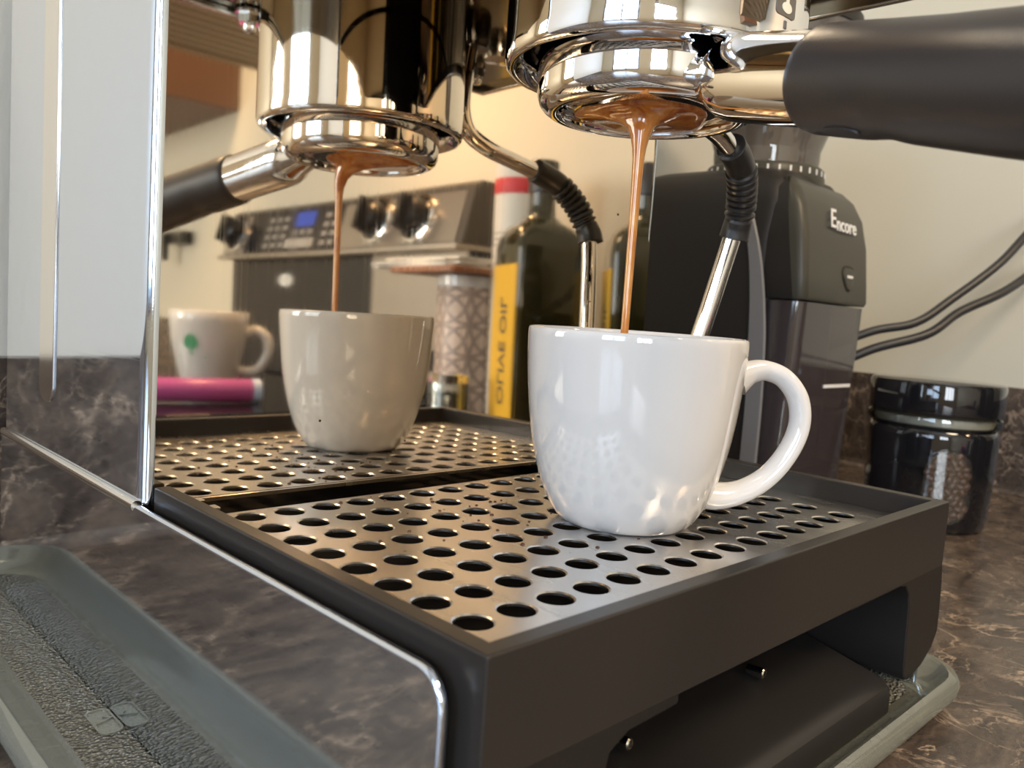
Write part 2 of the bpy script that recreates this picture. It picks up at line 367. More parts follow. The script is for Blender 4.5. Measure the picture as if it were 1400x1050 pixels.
# upper housing with underside, lips and bolts
build('housing', G().box(-1.9, 16.46, -8.4, 12.8, 15.35, 22), side_steel, em, smooth=0, bev=0.15)
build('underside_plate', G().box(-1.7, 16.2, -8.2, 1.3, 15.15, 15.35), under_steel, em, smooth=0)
build('housing_lip', G().box(16.2, 16.46, -8.4, 1.5, 14.9, 15.5), edge_steel, em, smooth=0, bev=0.08)
build('housing_lip', G().box(-1.9, 16.46, -8.55, -8.3, 14.9, 15.5), edge_steel, em, smooth=0, bev=0.08)
def bolt(x, y, z, r=0.3):
    hx = [(r*math.cos(math.radians(60*k)), r*math.sin(math.radians(60*k))) for k in range(6)]
    g = G().lathe([(0.01, -0.62), (0.17, -0.6), (0.22, -0.5), (0.22, -0.3)], (x, y, z), 20, cap0=False, cap1=False)
    g.loft([[(x+a, y+b, z-0.32) for a, b in hx], [(x+a, y+b, z) for a, b in hx]]); g.lathe([(r*1.25, -0.02), (r*1.25, 0.08)], (x, y, z), 24)
    build('bolt', g, chrome, em, smooth=30)
bolt(4.9, -8.0, 15.0, 0.42); bolt(12.3, -6.6, 15.07); bolt(14.0, -6.2, 15.07); bolt(9.9, -8.0, 15.07)
# group head
AX, AY = 7.5, -4.65
g = G().lathe([(3.52, 15.3), (3.53, 11.4), (3.53, 11.12), (3.50, 11.0), (3.43, 10.93), (3.36, 10.92), (3.28, 10.96), (3.14, 11.06), (3.04, 11.16), (3.0, 11.4), (3.0, 12.0), (3.0, 12.4), (2.0, 12.45)], (AX, AY, 0), 96, cap0=True, cap1=True)
gh = build('group_head', g, chrome, em, smooth=45)
sub('bell_shade_disc', G().lathe([(3.0, 12.3), (2.97, 12.2), (2.7, 12.15), (2.5, 12.3)], (AX, AY, 0), 64), dark_steel, gh, em)  # dark disc added in place of the shade inside the bell
# lock marks printed on the right flank of the bell
ic = mat('grey_print', (0.10, 0.09, 0.08), 0.4); icw = mat('pale_print', (0.75, 0.72, 0.62), 0.4)
def on_bell(cols, r1, m, name):
    # cols: (angle, z_low, z_high) columns, so the raised print follows the curved flank
    rings = []
    for a, z0, z1 in cols:
        t = math.radians(a); c_, s_ = math.cos(t), math.sin(t)
        rings.append([(AX+r*c_, AY+r*s_, z) for r, z in ((3.50, z0), (r1, z0), (r1, z1), (3.50, z1))])
    sub(name, G().loft(rings), m, gh, em, smooth=0)
on_bell([(-98.4, 11.70, 12.04), (-98, 11.65, 12.08), (-97, 11.62, 12.1), (-92.5, 11.62, 12.1), (-88, 11.62, 12.1), (-87, 11.65, 12.08), (-86.6, 11.70, 12.04)], 3.545, ic, 'lock_mark')
on_bell([(-92.5+3.0*math.cos(math.pi*k/8), 11.80-0.11*math.sin(math.pi*k/8)-0.001, 11.80+0.11*math.sin(math.pi*k/8)+0.001) for k in range(9)], 3.555, icw, 'lock_mark_bulb')
on_bell([(-93.4, 11.85, 12.03), (-91.6, 11.85, 12.03)], 3.555, icw, 'lock_mark_stem')
on_bell([(-93.2, 11.38, 11.54), (-91.8, 11.38, 11.54)], 3.545, ic, 'lock_mark')
# steam wand
wand = [(11.1, -3.1, 15.2), (10.85, -3.1, 14.0), (10.72, -3.1, 12.9), (10.75, -3.1, 12.2), (11.1, -3.1, 11.55), (12.0, -3.05, 11.15), (13.3, -3.0, 10.9), (14.5, -2.8, 10.62)]
wd_o = build('steam_wand', G().tube(wand, 0.31, 24, 8), chrome, em, smooth=60)
low = [(16.62, -1.85, 8.35), (16.45, -1.6, 7.0), (16.05, -1.2, 4.64), (15.5, -0.7, 1.9)]
sub('wand_tip', G().tube(low, [0.31, 0.31, 0.31, 0.27], 24, 6), chrome, wd_o, em, smooth=60)
gp = [(14.3, -2.85, 10.72), (14.85, -2.75, 10.55), (15.4, -2.6, 10.3), (15.9, -2.42, 9.9), (16.3, -2.22, 9.4), (16.55, -2.05, 8.85), (16.68, -1.9, 8.45), (16.70, -1.82, 8.1)]
def cat_pts(pts, n):
    pts = [Vector(p) for p in pts]; out = []
    for i in range(len(pts)-1):
        p0 = pts[max(i-1,0)]; p1 = pts[i]; p2 = pts[i+1]; p3 = pts[min(i+2, len(pts)-1)]
        for k in range(n):
            t = k/n; out.append(0.5*((2*p1)+(p2-p0)*t+(2*p0-5*p1+4*p2-p3)*t*t+(-p0+3*p1-3*p2+p3)*t**3))
    return out + [pts[-1]]
fp = cat_pts(gp, 10); n = len(fp); rr = []
for i in range(n):
    u = i/(n-1); r = 0.47
    if 0.30 < u < 0.74: r = 0.47 + (0.045 if ((u-0.30)*17) % 1 > 0.32 else -0.05)
    if u > 0.76: r = 0.47 + 0.05*(u-0.76)/0.24
    if i in (0, n-1): r -= 0.06
    rr.append(r)
sub('rubber_grip', G().tube(fp, rr, 28, 1), rubber, wd_o, em, smooth=50)
# valve block where the wand enters the housing
g = G().lathe([(0.55, 0), (0.62, 0.15), (0.62, 0.7), (0.42, 0.85)], (11.1, -3.1, 14.5), 24)
sub('wand_nut', g, dark_steel, wd_o, em)
build('valve_cap', G().lathe([(0.2, 0), (0.62, 0.08), (0.7, 0.3), (0.7, 0.7)], (12.9, -3.6, 14.55), 28), edge_steel, em)

# ================================================================ DRIP TRAY + GRATE
dt = thing('drip_tray', (7.23, -4.6, -4.2), 'black plastic drip tray with raised rim and handhold, at the machine front', 'drip tray')
g = G()
ox0, ox1, oy0, ix0, ix1, iy0, yb = -1.70, 16.16, -9.80, -1.32, 15.72, -9.42, 1.30
outer = [(ox0, yb), (ox0, oy0), (ox1, oy0), (ox1, yb)]
# basin walls as one U-shaped prism
U = [(ox0, yb), (ox0, oy0), (ox1, oy0), (ox1, yb), (ix1, yb), (ix1, iy0), (ix0, iy0), (ix0, yb)]
g.prism(U, 'xy', -1.28, 0.6)
build('basin', g, tray_plastic, dt, smooth=0, bev=0.05, bseg=2)
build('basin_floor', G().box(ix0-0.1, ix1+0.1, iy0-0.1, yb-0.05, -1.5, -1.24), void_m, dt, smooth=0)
# front face below the basin: apron with right and left legs and arch
pr = [(ox1+0.02, -1.2), (ox1+0.16, -2.0), (ox1+0.22, -2.8), (ox1+0.2, -3.25), (ox1-0.15, -3.65), (ox1-0.8, -3.98), (ox1-1.5, -4.12), (14.35, -4.16), (14.1, -4.1), (13.98, -3.9), (13.9, -3.0), (13.82, -2.0), (13.7, -1.62), (13.45, -1.38), (13.1, -1.3), (10, -1.3), (10, -1.2)]
build('right_leg', G().prism(pr[::-1], 'xz', oy0, oy0+3.0), black_plastic, dt, smooth=30, bev=0.06)
lf = [(ox0, -1.2), (ox0, -4.1), (0.7, -4.1), (0.85, -3.9), (0.95, -2.4), (1.15, -1.7), (1.6, -1.5), (3, -1.45), (3, -1.2)]
build('left_leg', G().prism(lf, 'xz', oy0, oy0+3.0), black_plastic, dt, smooth=30, bev=0.06)
build('catch_tab', G().box(-1.2, -0.3, 0.9, 1.2, 0.0, 0.06), edge_steel, dt, smooth=0)
# grate: plate with 8 x 15 punched holes and a folded lip
V_ = 1.09585; HR = 0.345
gr = thing('drip_grate', (7.1, -3.9, 0), 'brushed steel drip grate with rows of round holes under the white espresso cup', 'grate')
gx0, gx1, gy0, gy1 = ix0+0.03, ix1-0.03, iy0+0.03, 0.52
xs = [gx0] + [i-0.5 for i in range(0, 16)] + [gx1]
ys = [gy1] + [-(k-0.5)*V_ for k in range(0, 9)] + [gy0]
g = G(); NS = 24
for a in range(len(xs)-1):
    for b in range(len(ys)-1):
        xa, xb, yt, yl = xs[a], xs[a+1], ys[b], ys[b+1]
        if 1 <= a <= 15 and 1 <= b <= 8:
            cx, cy = a-1, -(b-1)*V_
            vs = []; 
            for k in range(NS):
                t = 2*math.pi*k/NS; c_, s_ = math.cos(t), math.sin(t)
                m_ = max(abs(c_)/0.5, abs(s_)/(V_/2))
                vs.append((cx+c_/m_, cy+s_/m_, 0)); 
            # snap the four nearest outer points to the cell corners
            for sx in (-1, 1):
                for sy in (-1, 1):
                    k = round(math.atan2(sy*V_/2, sx*0.5)/(2*math.pi)*NS) % NS; vs[k] = (cx+sx*0.5, cy+sy*V_/2, 0)
            for rr_, zz in ((HR+0.035, 0.0), (HR, -0.025), (HR, -0.07)):
                for k in range(NS):
                    t = 2*math.pi*k/NS; vs.append((cx+rr_*math.cos(t), cy+rr_*math.sin(t), zz))
            fs = [(r*NS+k, r*NS+(k+1)%NS, (r+1)*NS+(k+1)%NS, (r+1)*NS+k) for r in range(3) for k in range(NS)]
            g.add(vs, [f[::-1] for f in fs])
        else:
            g.add([(xa,yl,0),(xb,yl,0),(xb,yt,0),(xa,yt,0)], [(0,1,2,3)])
go = build('perforated_plate', g, brushed, gr, smooth=20, fix=False, weld=True)
g = G().prism([(gy1, 0.0), (gy1+0.10, -0.02), (gy1+0.10, -0.12), (gy1, -0.10)], 'yz', gx0, gx1)
build('rear_edge', g, brushed, gr, smooth=40)
# a few drops of spilt coffee / grounds on the grate
g = G()
for k in range(46):
    x = random.gauss(4.6, 1.6); y = random.gauss(-2.6, 1.7)
    if abs(x-round(x)) < 0.36 and abs((-y/V_)-round(-y/V_)) < 0.36: continue
    r = random.uniform(0.02, 0.06)
    g.lathe([(r, 0.0), (r*0.8, r*0.5), (r*0.2, r*0.7)], (x, y, 0.001), 7)
tag(build('coffee_grounds', g, mat('spilt_coffee', (0.06, 0.02, 0.01), 0.3), smooth=60), 'tiny dark coffee specks scattered on the steel grate', 'coffee grounds', kind='stuff')

# ================================================================ PORTAFILTER
pf = thing('portafilter', (AX, AY, 10.0), 'chrome bottomless portafilter with a thick black handle locked in the group', 'portafilter')
g = G().lathe([(2.6, 12.3), (2.68, 12.1), (2.70, 11.5), (2.70, 10.45), (2.68, 10.28), (2.61, 10.13), (2.50, 10.03), (2.38, 9.97), (2.26, 9.95), (2.18, 9.96), (2.12, 10.05), (2.12, 10.4)], (AX, AY, 0), 96, cap0=False, cap1=False)
body = build('holder_ring', g, chrome, pf, smooth=50)
bas_m = mat('perforated_basket_steel', (0.78, 0.76, 0.73), 0.06, 1.0)
nt = bas_m.node_tree; vor = nd(bas_m, 'ShaderNodeTexVoronoi'); vor.inputs['Scale'].default_value = 800; vor.inputs['Randomness'].default_value = 0.0
lk(bas_m, coords(bas_m, (1, 1, 0.0)), vor.inputs['Vector'])
lk(bas_m, ramp(bas_m, vor.outputs['Distance'], [(0.16, (0.10, 0.06, 0.04)), (0.22, (0.80, 0.78, 0.75))]), P(bas_m).inputs['Base Color'])
g = G().lathe([(2.06, 11.3), (2.06, 10.4), (2.03, 10.22), (1.9, 10.12), (1.5, 10.09), (0.02, 10.08)], (AX, AY, 0), 72, cap0=False, cap1=False)
build('filter_basket', g, bas_m, pf, smooth=50)
hd = Vector((-0.33, -0.92, -0.225)).normalized(); J = Vector((5.60, -9.98, 9.66))
def along(s_): return J + hd*s_
g = G().lathe([(0.5, -3.5), (0.62, -3.0), (0.78, -2.75), (0.86, -2.45), (0.88, -2.0), (0.87, -0.9), (0.865, -0.2), (0.865, 0.1)], J, 48, hd)
build('neck', g, chrome, pf, smooth=50)
prf = [(0.80, -0.04), (0.88, -0.01), (0.93, 0.05), (0.955, 0.2), (0.96, 0.7), (0.96, 1.6), (0.97, 2.6), (1.02, 4.0), (1.06, 6.0), (1.05, 8.0), (0.9, 9.0), (0.5, 9.5)]
g = G().lathe(prf, J, 64, hd)
def bump_handle(p):
    p = Vector(p); s_ = (p-J).dot(hd); q = p-J-hd*s_
    if q.z < 0 and 1.2 < s_ < 2.6:
        k = math.exp(-((s_-1.9)/0.35)**2)*0.05; p = p + Vector((0, 0, k))
    return p
# finer rings for the finger notch
prf2 = []
for i in range(len(prf)-1):
    (r0, h0), (r1, h1) = prf[i], prf[i+1]; nn = max(1, int((h1-h0)/0.15))
    for k in range(nn): t = k/nn; prf2.append((r0+(r1-r0)*t, h0+(h1-h0)*t))
prf2.append(prf[-1])
g = G().lathe(prf2, J, 64, hd).xf(bump_handle)
build('handle', g, handle_m, pf, smooth=60)
dn = (Vector((0, 0, -1)) - hd*Vector((0, 0, -1)).dot(hd)).normalized(); sd = hd.cross(dn)
oc = J + hd*1.15 + (dn*0.93 - sd*0.36)*0.93; on = (dn*0.93 - sd*0.36).normalized(); osd = hd.cross(on)
vs = [oc + on*0.05 + hd*(0.42*math.cos(t/12*math.pi)) + osd*(0.16*math.sin(t/12*math.pi)) for t in range(24)] + [oc - on*0.1 + hd*(0.42*math.cos(t/12*math.pi)) + osd*(0.16*math.sin(t/12*math.pi)) for t in range(24)]
build('grip_inlay', G().loft([vs[:24], vs[24:]]), rubber, pf, smooth=30)

# espresso: film on the basket, cone, falling stream
SX, SY = 6.88, -4.98
rings = []
def ringc(cx, cy, z, r, n=40, wob=0.0, seed=0):
    return [(cx+(r*(1+wob*math.sin(3*t+seed)+wob*0.6*math.sin(5*t+2*seed)))*math.cos(t), cy+(r*(1+wob*math.sin(3*t+seed)+wob*0.6*math.sin(5*t+2*seed)))*math.sin(t), z+wob*0.25*math.sin(4*t+seed)) for t in [2*math.pi*k/n for k in range(n)]]
fx, fy = AX+0.32, AY+0.32
spec = [(0.0, 10.12, 1.62, 0.05), (0.0, 10.04, 1.6, 0.05), (0.12, 9.99, 1.34, 0.08), (0.34, 9.94, 0.98, 0.08), (0.5, 9.88, 0.72, 0.07), (0.7, 9.78, 0.48, 0.05), (0.85, 9.62, 0.32, 0.03), (0.95, 9.4, 0.225, 0.02), (1, 9.1, 0.165, 0), (1, 8.8, 0.135, 0), (1, 8.0, 0.118, 0), (1, 7.0, 0.108, 0), (1, 6.0, 0.10, 0), (1, 5.0, 0.095, 0), (1, 3.5, 0.09, 0), (1, 1.7, 0.09, 0)]
for t, z, r, w in spec:
    rings.append(ringc(fx*(1-t)+SX*t, fy*(1-t)+SY*t, z, r, wob=w, seed=1.3))
st = build('espresso_stream', G().loft(rings), coffee, smooth=70)
tag(st, 'thin orange-brown espresso stream falling from the portafilter into the white cup', 'coffee')

# ================================================================ WHITE CUP
CX, CY = 7.72, -4.74
cup = thing('espresso_cup', (CX, CY, 0.0), 'small plain white porcelain espresso cup on the grate catching the coffee', 'cup')
K_ = 0.985
pr = [(1.30, 0.10), (1.34, 0.02), (1.52, 0.0), (1.64, 0.04), (1.78, 0.16), (1.98, 0.45), (2.17, 0.85), (2.34, 1.35), (2.49, 1.95), (2.60, 2.6), (2.68, 3.3), (2.735, 4.0), (2.76, 4.5), (2.765, 4.70), (2.74, 4.78), (2.69, 4.80), (2.64, 4.76), (2.61, 4.6), (2.57, 4.0), (2.50, 3.2), (2.40, 2.5), (2.25, 1.8), (2.02, 1.1), (1.7, 0.6), (1.2, 0.40), (0.02, 0.36)]
pr = [(r_*K_, z_) for r_, z_ in pr]
g = G().lathe(pr, (CX, CY, 0), 96, cap0=False, cap1=False)
cb = build('cup_body', g, porcelain, cup, smooth=60)
m_ = cb.modifiers.new('s', 'SUBSURF'); m_.levels = 1; m_.render_levels = 1
ha = math.radians(-43); du = Vector((math.cos(ha), math.sin(ha), 0))
def hp(r, z): return Vector((CX, CY, 0)) + du*r + Vector((0, 0, z))
path = [hp(2.60, 3.78), hp(2.95, 3.98), hp(3.35, 4.04), hp(3.82, 3.86), hp(4.20, 3.38), hp(4.30, 2.72), hp(4.08, 2.02), hp(3.60, 1.35), hp(2.95, 0.92), hp(2.3, 0.78), hp(1.8, 0.86)]
build('cup_handle', G().tube(path, [0.42, 0.29, 0.235, 0.225, 0.23, 0.23, 0.23, 0.235, 0.26, 0.31, 0.34], 28, 8, sy=1.25), porcelain, cup, smooth=60)
build('coffee_in_cup', G().lathe([(0.02, 1.62), (1.6, 1.62), (2.16, 1.60), (2.15, 1.5)], (CX, CY, 0), 48, cap0=False, cap1=False), coffee, cup, smooth=60)

# ================================================================ GRINDER
gx, gy = 31.3, 2.7; ga = math.radians(1.5)
gw = Vector((math.cos(ga), math.sin(ga), 0)); gd = Vector((-math.sin(ga), math.cos(ga), 0)); gO = Vector((gx, gy, 0))
def GL(p): return gO + gw*p[0] + gd*p[1] + Vector((0, 0, p[2]))
gn = thing('coffee_grinder', tuple(GL((4.6, 6, ZC))), 'black electric coffee grinder with smoky bin behind the machine', 'grinder')
grey_olive = mat('dark_olive_plastic', (0.050, 0.048, 0.038), 0.36, Specular_IOR_Level=0.28)
satin_black = mat('satin_black_plastic', (0.018, 0.016, 0.015), 0.45, Specular_IOR_Level=0.28)
silver_trim = mat('grey_trim_plastic', (0.16, 0.16, 0.17), 0.35)
def glloft(secs, **kw): return G().loft([[GL(q) for q in rring(*s_, n=7)] for s_ in secs], **kw)
secs = [(0.2, 8.6, 1.9, 13.0, 1.2, ZC), (0.0, 8.8, 1.7, 13.2, 1.2, ZC+0.4), (0.0, 8.8, 1.75, 13.2, 1.0, 5.8), (0.0, 8.8, 1.8, 13.2, 1.0, 9.5), (0.05, 8.75, 1.6, 13.0, 1.0, 11.8), (0.25, 8.55, 1.7, 12.6, 1.2, 12.9), (0.7, 8.1, 2.0, 12.0, 1.6, 13.5), (1.2, 7.6, 2.6, 11.2, 2.0, 13.8)]
build('motor_body', glloft(secs), satin_black, gn, smooth=50)
hs = [(6.7, 0.15, 0.0, 0.5), (6.9, 0.1, -0.1, 0.5), (8.0, 0.1, 0.0, 0.5), (10.0, 0.12, 0.2, 0.55), (11.6, 0.2, 0.55, 0.6), (12.6, 0.45, 1.05, 0.6), (13.15, 0.9, 1.6, 0.5), (13.4, 1.8, 2.2, 0.2)]
def clipv(ring, z, lo=None, hi=None):   # flatten a ring against a depth plane
    return [(p[0], max(p[1], lo) if lo is not None else min(p[1], hi), p[2]) for p in ring]
def seam(z): return 0.55 + max(0, z-6.7)*0.16
build('front_panel', G().loft([[GL(q) for q in clipv(rring(x0, 8.8-x0, v0, 3.2, r, z, n=7), z, hi=max(seam(z), v0+0.12))] for z, x0, v0, r in hs]), grey_olive, gn, smooth=50)
build('head_shell', G().loft([[GL(q) for q in clipv(rring(x0+0.02, 8.78-x0, v0+0.02, 3.2, r, z, n=7), z, lo=max(seam(z), v0+0.12))] for z, x0, v0, r in hs]), satin_black, gn, smooth=50)
secs = [(0.22, 8.58, 0.5, 2.4, 0.7, ZC+0.3), (0.2, 8.6, 0.42, 2.4, 0.7, -3), (0.18, 8.62, 0.25, 2.4, 0.7, 1.0), (0.16, 8.64, 0.1, 2.4, 0.7, 4.0), (0.15, 8.65, 0.02, 2.4, 0.7, 6.6)]
gb = build('grounds_bin', glloft(secs), smoke, gn, smooth=50)
tag(gb, 'smoky translucent bin')
build('ground_coffee', glloft([(0.6, 8.2, 0.95, 2.3, 0.6, ZC+0.6), (0.6, 8.2, 0.85, 2.3, 0.6, -2.6)]), mat('ground_coffee', (0.035, 0.018, 0.012), 0.9), gn, smooth=40)
build('base_foot', glloft([(0.6, 8.8, 0.9, 4.5, 1.2, ZC), (0.6, 8.8, 0.9, 4.5, 1.2, ZC+0.3)]), satin_black, gn)
# silver-grey curved trim on the left flank
pts = [(-0.03, 3.7, 12.0), (-0.03, 3.2, 10.4), (-0.03, 2.75, 8.6), (-0.03, 2.4, 6.2), (-0.03, 2.2, 3.6), (-0.03, 2.1, 1.0), (-0.03, 2.1, -2.0), (-0.03, 2.1, -5.0)]
cp = cat_pts(pts, 5); rg = []
for i, p in enumerate(cp):
    w_ = 0.26 + 0.25*min(1, i/18)
    rg.append([GL((p[0], p[1]-w_, p[2])), GL((p[0]-0.10, p[1]-w_+0.08, p[2])), GL((p[0]-0.10, p[1]+w_-0.08, p[2])), GL((p[0], p[1]+w_, p[2])), GL((p[0]+0.15, p[1], p[2]))])
build('side_trim', G().loft(rg), silver_trim, gn, smooth=40)
build('bin_stripe', G().loft([[GL((6.0+a, 0.14, 2.1+b)) for a, b in ((-1.8, -0.09), (1.8, -0.09), (1.8, 0.09), (-1.8, 0.09))], [GL((6.0+a, 0.3, 2.1+b)) for a, b in ((-1.8, -0.09), (1.8, -0.09), (1.8, 0.09), (-1.8, 0.09))]]), mat('white_print', (0.8, 0.8, 0.8), 0.4), gn, smooth=0)
# pulse button
def fr_v(z):   # depth of the front panel at height z
    for (za, va), (zb, vb) in zip([(6.1, -.1), (8, 0), (10, .2), (11.6, .55), (12.6, 1.05)], [(8, 0), (10, .2), (11.6, .55), (12.6, 1.05), (14, 2.2)]):
        if za <= z <= zb: return va+(vb-va)*(z-za)/(zb-za)
    return 0
bt = []
for k in range(24):
    t = 2*math.pi*k/24; r = 0.72*(1+0.12*math.cos(3*(t-math.pi/2+math.pi)))
    bt.append((5.6+r*math.cos(t), 8.2+0.92*r*math.sin(t)))
ring = lambda sc_, dv: [GL((5.6+(a-5.6)*sc_, fr_v(b)-dv, 8.2+(b-8.2)*sc_)) for a, b in bt]
bo = build('pulse_button', G().loft([ring(1, -0.1), ring(1, 0.02), ring(0.9, 0.10), ring(0.8, 0.11)]), grey_olive, gn, smooth=40)
sub('button_ring', G().loft([ring(1.12, -0.05), ring(1.12, 0.03), ring(1.02, 0.05), ring(1.02, -0.05)], cap0=False, cap1=False), satin_black, bo, gn, smooth=40)
sub('button_mark', G().loft([[GL((5.6+a, fr_v(8.2)-dv, 8.25+b)) for a, b in ((-0.36, -0.07), (0.36, -0.07), (0.36, 0.07), (-0.36, 0.07))] for dv in (0.05, 0.14)]), mat('white_mark', (0.8, 0.8, 0.8), 0.4), bo, gn, smooth=0)
T = Matrix((gw, Vector((0, 0, 1)), -gd)).transposed()
tilt = Matrix.Rotation(math.radians(12), 3, gw)
def script_text(s_, cxx, cz, size, dv, **kw):
    o = text('name_lettering', s_, bpy.data.materials['white_print'], size, gn, tuple(GL((cxx, fr_v(cz)-dv, cz))), tilt.inverted() @ T, **kw); return o
script_text('E', 3.45, 11.2, 1.5, 0.16, ext=0.02, bold=0.012, shear=0.25)
script_text('ncore', 5.2, 11.0, 1.15, 0.16, ext=0.02, bold=0.015, shear=0.2)
# adjustment ring with ticks, and hopper
hc = GL((4.7, 5.2, 0))
build('adjustment_ring', G().lathe([(3.3, 13.2), (3.38, 13.5), (3.34, 14.15), (3.2, 14.3), (2.9, 14.32)], hc, 64), grey_olive, gn, smooth=40)
wp = bpy.data.materials['white_print']
for k in range(34):
    t = 2*math.pi*k/34; c_, s_ = math.cos(t), math.sin(t); g = G()
    q = [(3.365, -0.055, 13.78), (3.365, 0.055, 13.78), (3.35, 0.055, 14.08), (3.35, -0.055, 14.08)]
    pp = [(hc.x+(r+d)*c_-u*s_, hc.y+(r+d)*s_+u*c_, z) for d in (0, 0.03) for r, u, z in q]
    g.add(pp, [(3,2,1,0), (4,5,6,7), (0,1,5,4), (1,2,6,5), (2,3,7,6), (3,0,4,7)])
    build('tick_mark', g, wp, gn, smooth=0, fix=False)
build('hopper', G().lathe([(2.95, 14.32), (3.0, 14.9), (3.0, 15.3), (3.6, 17.0), (4.4, 19.5), (4.5, 22), (4.35, 22), (4.25, 19.5), (3.5, 17.1), (2.85, 15.2)], hc, 64, cap0=False, cap1=False), smoke2, gn, smooth=40)
build('hopper_lid', G().lathe([(4.6, 21.9), (4.6, 22.6), (4.2, 22.9)], hc, 48), satin_black, gn, smooth=40)

# ================================================================ COFFEE BEAN JAR
jx, jy = 41.45, -0.95
jr = thing('bean_jar', (jx, jy, ZC), 'black glass jar with coffee beans showing in its window beside the grinder', 'jar')
jar_black = mat('jar_black_gloss', (0.008, 0.008, 0.010), 0.06, Coat_Weight=0.6, Coat_Roughness=0.02)
build('jar_body', G().lathe([(2.9, ZC), (3.12, ZC+0.12), (3.2, ZC+0.4), (3.32, -3.0), (3.40, -0.2), (3.36, 0.1), (3.2, 0.32), (2.9, 0.5)], (jx, jy, 0), 72), jar_black, jr, smooth=40)
build('glass_neck', G().lathe([(3.2, 0.30), (3.46, 0.40), (3.52, 0.62), (3.46, 0.88), (3.25, 0.98), (3.1, 1.1)], (jx, jy, 0), 72), clear, jr, smooth=40)
build('seal_ring', G().lathe([(3.0, 0.3), (3.1, 0.6), (3.1, 1.0), (2.9, 1.1)], (jx, jy, 0), 48), mat('grey_seal', (0.35, 0.33, 0.28), 0.4), jr)
build('jar_lid', G().lathe([(3.2, 1.0), (3.46, 1.05), (3.50, 1.2), (3.50, 2.62), (3.44, 2.78), (3.3, 2.85)], (jx, jy, 0), 72), jar_black, jr, smooth=40)
# window faces the camera side; a stadium patch on the glass
wa = math.atan2(-17.2-jy, -9-jx) + math.radians(17)
def stadium(hw, hh, n=10):
    out = []
    for k in range(n+1): t = math.pi*k/n; out.append((hw*math.cos(t), hh-hw+hw*math.sin(t)))
    for k in range(n+1): t = math.pi+math.pi*k/n; out.append((hw*math.cos(t), -hh+hw+hw*math.sin(t)))
    return out
def jw(u, z, r): a = wa + u/3.36; return (jx+r*math.cos(a), jy+r*math.sin(a), -2.75+z)
def strip(r, hw, hh):   # curved patch, split in columns so it follows the jar
    vs, fs = [], []; N = 12
    for i in range(N+1):
        u = -hw+2*hw*i/N; e = math.sqrt(max(0, hw*hw-u*u)); h = hh-hw+e
        vs += [jw(u, -h, r), jw(u, h, r)]
    fs = [(2*i, 2*i+2, 2*i+3, 2*i+1) for i in range(N)]
    return G().add(vs, fs)
wb = build('window_backing', strip(3.42, 1.18, 1.95), mat('window_dark', (0.05, 0.03, 0.025), 0.3), jr, smooth=60)
g = G(); so = stadium(1.28, 2.05); si = stadium(1.14, 1.9)
g.loft([[jw(u, z, 3.40) for u, z in so], [jw(u, z, 3.50) for u, z in so], [jw(u, z, 3.50) for u, z in si], [jw(u, z, 3.40) for u, z in si]], cap0=False, cap1=False)
build('window_rim', g, jar_black, jr, smooth=50)
bean_m = mat('roasted_bean', (0.16, 0.075, 0.045), 0.35)
proto = None
for k in range(70):
    row = k//6; u = -1.0+0.4*(k % 6)+0.2*(row % 2)+random.uniform(-.05, .05); z = -1.75+row*0.31
    e = math.sqrt(max(0, 1.12**2-u*u)) if abs(u) < 1.12 else 0
    if abs(u) > 1.0 or abs(z) > (1.9-1.12+e)*0.98: continue
    if proto is None:
        g = G().lathe([(0.01, -0.24), (0.10, -0.21), (0.16, -0.12), (0.18, 0), (0.16, 0.12), (0.10, 0.21), (0.01, 0.24)], (0, 0, 0), 8)
        proto = bpy.data.meshes.new('bean'); proto.from_pydata([(p[0]*S, p[1]*S*0.6, p[2]*S) for p in g.v], [], g.f); proto.materials.append(bean_m); proto.shade_smooth()
    o = bpy.data.objects.new('coffee_bean', proto); COL.objects.link(o); o.parent = jr['o']
    o.location = (Vector(jw(u, z, 3.45))-Vector((jx, jy, ZC)))*S; o.rotation_euler = (random.uniform(-.3, .3), random.uniform(0.3, 2.8), wa+math.pi/2)
build('window_glass', strip(3.60, 1.2, 1.97), clear, jr, smooth=60)

# power cords from behind the grinder
tag(build('power_cord', G().tube([(41.0, 9.5, -1.0), (42.5, 7.8, 3.0), (45, 4.81, 5.24), (47, 2.6, 6.1), (49, 1.2, 7.8), (51.5, -0.6, 10.3), (54, -1.6, 12.8), (57.9, -2.6, 15.5)], 0.28, 14, 8), rubber, smooth=60), 'upper black power cord arching between the grinder and the cream wall', 'cord')
tag(build('power_cord', G().tube([(41.8, 8.8, -2.0), (43.2, 7.0, 2.0), (45, 4.69, 4.06), (47.5, 2.0, 5.4), (49.5, 0.8, 7.0), (52, -0.9, 8.5), (55, -1.9, 10.2), (57.9, -3.0, 12.0)], 0.30, 14, 8), rubber, smooth=60), 'lower black power cord running just under the other to the wall', 'cord')
g0 = None
for k in range(3):
    o = build('saucer', G().lathe([(1.2, 0), (1.3, 0.05), (2.0, 0.35), (2.05, 0.42), (1.9, 0.42), (1.2, 0.14), (0.02, 0.12)], (42.6, 7.5, ZC+0.01+k*0.62), 32, cap1=False), porcelain, smooth=60)
    tag(o, ['lowest of the small pale saucers stacked between grinder and jar', 'middle small pale saucer of the stack between grinder and jar', 'topmost small pale saucer of the stack between grinder and jar'][k], 'saucer', 'saucers stacked by the jar')

